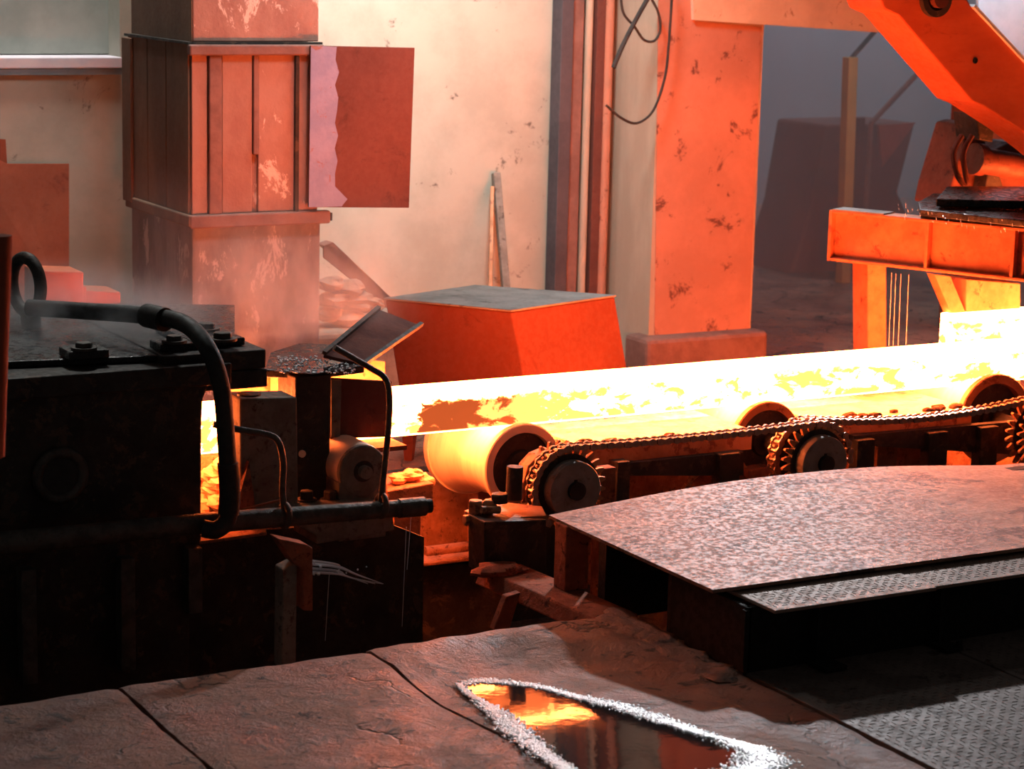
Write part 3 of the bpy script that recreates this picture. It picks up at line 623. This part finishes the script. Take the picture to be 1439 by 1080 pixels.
# ================================================================== left roll stand
rs = thing('roll_stand', (1.9, 6.6, PIT), 'black roll stand with bolted top plates at left', 'machine')
MB().polyY([(-200, 530), (300, 530), (286, 560), (284, 600), (283, 832), (268, 832), (266, 1000), (-200, 1020)], 6.2, 6.48).build('housing', 'dark_steel', rs, bevel=.008)
box(.6, 2.45, 6.7, 7.15, PIT, .60).build('rear_housing', 'dark_steel', rs, bevel=.01)
MB().polyZ([(-200, 526), (330, 504), (330, 436), (-60, 432)], .665, .685).build('top_plate', 'black_wet', rs, bevel=.004)
box(.6, 2.48, 6.18, 7.2, .60, .664).build('top_block', 'dark_steel', rs, bevel=.006)
box(2.30, 2.61, 6.22, 7.0, .575, .63).build('clamp_plate', 'dark_steel', rs, bevel=.005); box(2.28, 2.605, 6.22, 6.98, .633, .69).build('clamp_plate', 'dark_steel', rs, bevel=.005)
box(2.40, 2.57, 6.30, 6.62, .692, .715).build('clamp_pad', 'black_wet', rs, bevel=.004)
def nutset(px, py, z, r):
    p = at(px, py, z=z); n = hexnut(p, r*1.0, r*.85).build('nut', 'pipe', rs, bevel=.002)
    MB().lathe([(r*1.45, 0), (r*1.45, .008), (0, .008)], p, (0, 0, 1), 20).build('washer', 'pipe', n, smooth=True)
nutset(313, 478, .716, .030); nutset(290, 464, .716, .028)
for px, py in ((118, 500), (245, 490)):
    p = at(px, py, z=.688); box(p.x-.06, p.x+.06, p.y-.05, p.y+.05, .686, .712).build('clamp_block', 'black_wet', rs, bevel=.003); nutset(px, py-9, .713, .026)
MB().torus(at(85, 668, y=6.19), (0, 1, 0), .068, .016).build('port_ring', 'pipe', rs, smooth=True)
MB().lathe([(.055, 0), (.055, .004), (0, .004)], at(85, 668, y=6.19), (0, -1, 0), 28).build('port', 'rubber', rs)
MB().torus(at(37, 400, y=6.9), (1, .25, 0), .085, .02).build('lifting_eye', 'dark_steel', rs, smooth=True)
MB().bar(at(42, 430, y=6.9), at(46, 490, y=6.9), .06, .05).build('eye_shank', 'dark_steel', rs, bevel=.004)
for px, y in ((40, 6.12), (180, 6.12), (275, 6.15)):
    x = at(px, 780, y=y).x; box(x-.022, x+.022, y, y+.05, -.22 if px != 275 else -.08, .12).build('hanger', 'pipe', rs, bevel=.003)
for x0, y0, x1, y1, lab in ((52, 380, 118, 425, 'upper red lit block behind the roll stand'), (72, 400, 122, 430, 'lower red lit block behind the roll stand'), (118, 408, 170, 440, 'small red lit block next to the pillar foot')):
    tag(MB().polyY([(x0, y0), (x1, y0+2), (x1, y1+240), (x0, y1+240)], 7.4+x0*.002, 7.55+x0*.002).build('steel_block', 'orange_paint_and_glow', bevel=.006), lab, 'block')  # orange colour stands in for the bar's red light on these blocks
tag(MB().cyl(at(-4, 330, y=5.2), at(-14, 640, y=5.2), .035, 16).build('stand_pipe', 'dull_red', smooth=True), 'out of focus red pipe at the left frame edge', 'pipe')
# hose with coupling, header pipe with branches
hs = thing('water_hose', at(320, 740, y=6.0), 'black hose curving from the stand top down to the header pipe', 'hose')
MB().tube([at(40, 432, y=6.75), at(120, 437, y=6.6), at(200, 443, y=6.4), at(258, 454, y=6.2), at(292, 490, y=6.05), at(311, 545, y=6.0), at(318, 620, y=6.0), at(322, 690, y=6.0), at(320, 728, y=6.0), at(304, 744, y=6.0), at(286, 742, y=6.02)], .026, 14).build('hose', 'rubber', hs, smooth=True)
MB().tube([at(206, 443, y=6.38), at(232, 449, y=6.29)], .036, 14, False).build('coupling', 'rubber', hs, smooth=True)
MB().tube([at(320, 650, y=6.0), at(323, 690, y=6.0), at(321, 722, y=6.0)], .031, 14).build('sleeve', 'rubber', hs, smooth=True)
hp = thing('header_pipe', at(300, 740, y=6.05), 'crusted horizontal water pipe with three branches', 'pipe')
MB().tube([at(-40, 768, y=6.06), at(120, 752, y=6.06), at(300, 734, y=6.06), at(440, 723, y=6.06), at(570, 713, y=6.06)], lambda t: .036-.010*t, 16).build('pipe', 'pipe', hp, smooth=True)
MB().tube([at(560, 714, y=6.06), at(596, 711, y=6.06)], .030, 16, False).build('coupling', 'pipe', hp, smooth=True)
MB().tube([at(592, 711, y=6.06), at(605, 710, y=6.06)], .022, 14, False).build('end_plug', 'rubber', hp, smooth=True)
MB().tube([at(470, 488, y=6.1), at(497, 503, y=6.1), at(524, 519, y=6.1), at(540, 530, y=6.08), at(547, 552, y=6.06), at(546, 600, y=6.06), at(540, 660, y=6.06), at(535, 706, y=6.06)], .0095, 10).build('branch', 'pipe', hp, smooth=True)
MB().tube([at(300, 596, y=6.12), at(340, 604, y=6.1), at(378, 611, y=6.08), at(392, 622, y=6.06), at(398, 650, y=6.06), at(397, 690, y=6.06), at(400, 722, y=6.06)], .010, 10).build('branch', 'pipe', hp, smooth=True)
MB().tube([at(330, 718, y=6.12), at(395, 702, y=6.12)], .004, 8, False).build('rod', 'rust', hp)
for px, py in ((536, 706), (400, 720)): MB().torus(at(px, py+4, y=6.06), (.97, 0, -.1), .032, .010).build('collar', 'pipe', hp, smooth=True)

# bearing block, water-topped housing, guide box, idler
bb = thing('bearing_block', at(370, 720, y=6.3), 'dusty grey bearing block right of the hose', 'block')
MB().polyY([(338, 560), (418, 558), (420, 735), (338, 740)], 6.28, 6.40).build('block', 'grey_steel', bb, bevel=.006)
MB().lathe([(.036, 0), (.036, .006), (0, .006)], at(350, 555, z=.545), (0, 0, 1), 24).build('cap', 'dark_steel', bb, smooth=True)
MB().polyY([(350, 648), (360, 720), (330, 720)], 6.26, 6.28).build('gusset', 'rust', bb)
wh = thing('entry_housing', at(440, 700, y=6.4), 'dark housing with water pooled on its flat top', 'housing')
MB().polyY([(415, 530), (466, 526), (462, 712), (415, 715)], 6.38, 6.52).build('upright', 'dark_steel', wh, bevel=.004)
MB().polyZ([(372, 530), (440, 533), (512, 524), (500, 495), (420, 492), (380, 505)], .55, .575).build('top_plate', 'black_wet', wh, bevel=.004)
MB().polyZ([(385, 522), (440, 526), (498, 518), (485, 499), (425, 497)], .577, .579).build('water_film', 'water', wh)
b = MB()
for k in range(260):
    p = at(rnd.uniform(388, 500), rnd.uniform(500, 524), z=.58); b.lump(p, rnd.uniform(.0015, .0045), k, 5, (1, 1, .7))
t = b.build('splash', 'froth_glint', wh); t['kind'] = 'stuff'
MB().lathe([(.012, 0), (.012, .006), (0, .006)], at(424, 637, y=6.38), (0, -1, 0), 14).build('plug', 'roller', wh, smooth=True)
for px in (431, 464):
    n = hexnut(at(px, 702, y=6.3), .022, .030).build('bolt', 'dark_steel', wh, bevel=.002); MB().lathe([(.032, 0), (.032, .008), (0, .008)], at(px, 704, y=6.3), (0, 0, 1), 18).build('washer', 'dark_steel', n)
gx = thing('guide_box', (3.03, 6.6, .3), 'red brown guide box around the billet end', 'box')
MB().polyY([(464, 531), (551, 536), (549, 614), (464, 616)], 6.44, 6.455).build('near_side', 'door_brown', gx, bevel=.002)
box(2.93, 3.19, 6.445, 6.75, .285, .30).build('bottom', 'door_brown', gx); 
MB().polyY([(380, 525), (470, 500), (541, 508), (541, 590), (380, 610)], 6.76, 6.78).build('far_side', 'rust_smooth', gx)
MB().polyY([(466, 534), (480, 534), (478, 614), (466, 614)], 6.43, 6.44).build('edge_strip', 'grey_steel', gx)
tag(MB().polyY([(318, 530), (380, 530), (380, 570), (318, 575)], 6.78, 6.82).build('guide_plate', 'rust_smooth', bevel=.003), 'yellow lit guide plate glimpsed under the clamp plates', 'plate')
fp = thing('tilted_flap', at(530, 470, y=6.6), 'tilted rusty steel flap above the guide box', 'flap')
c = [at(532, 434, y=6.82), at(592, 457, y=6.72), at(512, 512, y=6.45), at(455, 498, y=6.5)]
nrm = (c[1]-c[0]).cross(c[2]-c[0]).normalized(); nrm = nrm if nrm.z > 0 else -nrm
MB().prism(c, -nrm*.012)  .build('sheet', 'flap', fp, bevel=.002)
for i in (0, 1): MB().bar(c[i]+nrm*.006, c[(i+1) % 4 if i else 3]+nrm*.006, .014, .012, nrm).build('rim', 'dark_steel', fp)
idl = thing('idler_roller', at(505, 660, y=6.3), 'grey round ended idler roller below the guide box', 'roller')
c = at(507, 660, y=6.30)
MB().lathe([(.082, 0), (.084, -.004), (.084, -.16)], c, (0, -1, 0), 40).build('barrel', 'roller', idl, smooth=True)
MB().lathe([(.082, -.002), (.082, .016), (.078, .020), (0, .020)], c, (0, -1, 0), 40).build('end_plate', 'grey_steel', idl, smooth=True)
MB().lathe([(.034, .018), (.034, .022), (0, .022)], c+Vector((0, 0, 0)), (0, -1, 0), 24).build('recess', 'dark_steel', idl)
MB().cyl(c, c+Vector((.0, -.045, 0)), .021, 18).build('shaft', 'grey_steel', idl, smooth=True)
box(c.x-.082, c.x+.082, c.y-.018, c.y+.10, c.z-.22, c.z-.03).build('stand', 'grey_steel', idl, bevel=.004)
# glowing debris below the bar inside the stand gap
for k in range(9):
    p = at(286+rnd.uniform(0, 30), 655+k*8, y=6.66+.02*(k % 3)); tag(MB().lump(p, .035, k+60, 7, (1.2, .8, .8), .5).build('brick_fragment', 'scale_lump'), ('topmost', 'second highest', 'third highest', 'fourth highest', 'middle', 'fourth lowest', 'third lowest', 'second lowest', 'lowest')[k]+' orange lit rubble fragment in the gap left of the hose', 'rubble', 'lit fragments in the stand gap')
tag(MB().polyY([(270, 640), (345, 640), (345, 765), (270, 765)], 6.72, 6.8).build('lit_backing', 'rust', bevel=.003), 'rusty backing plate lit orange in the stand gap', 'plate')
tag(MB().polyZ([(280, 765), (375, 752), (372, 735), (285, 745)], .135, .145).build('lit_shelf', 'rust', bevel=.003), 'small rust shelf below the header pipe', 'shelf')
# brackets standing in the pit
tag(MB().prism([(2.36, 6.33, PIT), (3.20, 6.33, PIT), (3.20, 6.33, .02), (3.05, 6.33, .09), (2.36, 6.33, .11)], (0, .03, 0)).build('pit_light_block', 'dark_steel'), 'black plate added to keep the pit dark under the roll stand', 'plate')  # added plate, blocks the bar's light so the pit stays black
br = thing('pit_bracket', at(415, 850, y=5.62), 'crusted angle bracket standing in the pit by the floor edge', 'bracket')
MB().polyY([(390, 756), (432, 765), (440, 770), (440, 858), (427, 858), (425, 800), (412, 790), (402, 775)], 5.60, 5.66).build('head', 'rust_red_glow', br, bevel=.004)
MB().polyY([(398, 800), (418, 790), (416, 940), (396, 940)], 5.62, 5.68).build('leg', 'grey_steel', br, bevel=.004)
tag(MB().polyY([(416, 738), (445, 752), (445, 765), (555, 745), (552, 715), (420, 725)], 6.12, 6.3).build('support_shelf', 'grey_steel', bevel=.006), 'crusted shelf below the header pipe and idler', 'shelf')
b = MB()
for k in range(5):
    o_ = rnd.uniform(-8, 8); e_ = rnd.uniform(-30, 6)
    b.tube([at(438, 796+o_, y=5.9+k*.01), at(475, 800+o_*.8, y=5.9+k*.01), at(508+e_, 809+o_*.5, y=5.9+k*.01), at(546+e_, 820, y=5.9)], lambda t: .0045*(1-t)+.001, 6)
for k in range(10): b.lump(at(rnd.uniform(440, 520), rnd.uniform(790, 815), y=5.88), rnd.uniform(.002, .006), k, 5)
tag(b.build('water_jet', 'drops', smooth=True), 'glinting water jet shooting across the dark pit', 'water')
for px, y0, y1, lb in ((578, 722, 800, 'short water trickle right below the header pipe end'), (571, 740, 880, 'long water trickle below the header pipe end'), (463, 800, 900, 'water trickle below the glinting jet in the pit')):
    tag(MB().cyl(at(px, y0, y=6.05), at(px-6, y1, y=6.05), .0010, 6).build('water_trickle', 'drops'), lb, 'water', 'trickles into the pit')

# ================================================================== puddle with frothy glinting rim
out = [(644, 962), (672, 957), (700, 958), (740, 962), (770, 968), (800, 977), (840, 986), (880, 994), (920, 1008), (960, 1022), (1000, 1036), (1045, 1046), (1085, 1066), (1060, 1092), (980, 1105), (880, 1105), (810, 1092), (770, 1066), (745, 1048), (720, 1028), (700, 1006), (678, 988), (656, 976)]
P = []
for a, c in out:
    p = at(a, c, z=.0)
    for _ in range(4): p = at(a, c, z=WL(p.y))
    P.append(p)
wt = thing('puddle', (2.85, 4.6, .0), 'dark water puddle with white frothy glinting rim reflecting the hot bar', 'puddle')
MB().prism(P, (0, 0, .002)).build('water', 'water', wt)
b = MB(); n = len(P); cen = sum(P, Vector())/n
for i in range(n):
    a, c = P[i], P[(i+1) % n]; L = (c-a).length; wid = .05 if i < 11 else .06
    if i in (11, 12, 13): wid = .11
    if i in (0, 21, 22): wid = .035
    for k in range(int(L*2600*wid/.035)):
        t = rnd.random(); p = a.lerp(c, t); d = (cen-p).normalized(); s = rnd.gauss(.2, .5)
        p = p+d*wid*s*.6; r = rnd.uniform(.0016, .0048)
        q = Vector((p.x, p.y, WL(p.y)+.002)); m = []
        for h_, rr in ((0, 1), (.75, .75)):
            for j in range(6): m.append(q+Vector((r*rr*math.cos(j*PI/3), r*rr*math.sin(j*PI/3), r*h_)))
        m.append(q+Vector((0, 0, r*1.05)))
        b.add(m, [(j, (j+1) % 6, 6+(j+1) % 6, 6+j) for j in range(6)]+[(6+j, 6+(j+1) % 6, 12) for j in range(6)])
fo = b.build('froth_rim_glint', 'froth_glint', wt, smooth=True); fo['kind'] = 'stuff'  # frothy white domes stand in for lamp glitter on the wet rim

# ================================================================== steam and haze
def vapour(name, bx, dens, col, label, build):
    o = box(*bx).build(name, 'froth_glint'); m = bpy.data.materials.new(name); m.use_nodes = True; t = m.node_tree
    t.nodes.remove(t.nodes['Principled BSDF']); v = t.nodes.new('ShaderNodeVolumePrincipled'); t.links.new(v.outputs[0], t.nodes['Material Output'].inputs['Volume'])
    v.inputs['Color'].default_value = (*col, 1); v.inputs['Anisotropy'].default_value = .2
    g = G.__new__(G); g.m = m; g.t = t; g.n = t.nodes; g.tc = t.nodes.new('ShaderNodeTexCoord').outputs['Object']
    t.links.new(build(g, dens), v.inputs['Density']); o.data.materials[0] = m
    return tag(o, label, 'steam', kind='stuff')
def plume(g, d):
    x, y, z = g.xyz(); n = g.rng(g.noise(4.5, 5, .6, stretch=(1, 1, .6)), .42, .66)
    e = g.math('MULTIPLY', g.rng(z, .0, .62, 1, 0), g.rng(g.math('ABSOLUTE', x), .15, .55, 1, 0))
    e = g.math('MULTIPLY', e, g.rng(g.math('ABSOLUTE', y), .15, .38, 1, 0))
    return g.math('MULTIPLY', g.math('MULTIPLY', n, e), d)
vapour('steam', (2.35, 3.45, 6.55, 7.35, .60, 1.22), 2.0, (.95, .95, .95), 'white steam rising off the wet housing top by the pillar', plume)
def mist(g, d):
    x, y, z = g.xyz(); n = g.rng(g.noise(5, 4, .6), .40, .62)
    e = g.math('MULTIPLY', g.rng(z, .0, .20, 1, 0), g.rng(g.math('ABSOLUTE', x), .2, .45, 1, 0))
    return g.math('MULTIPLY', g.math('MULTIPLY', n, e), d)
vapour('mist', (1.75, 2.65, 6.35, 7.2, .69, .89), 4.0, (.9, .92, .95), 'thin grey mist over the black stand top at left', mist)
def haze(g, d):
    x, y, z = g.xyz(); return g.math('MULTIPLY', g.rng(z, 0, 1.8, 1, .6), d)
vapour('haze', (6.2, 12.5, 9.3, 14.0, .01, 3.5), .20, (.8, .76, .75), 'dim smoky haze filling the dark hall through the opening', haze)
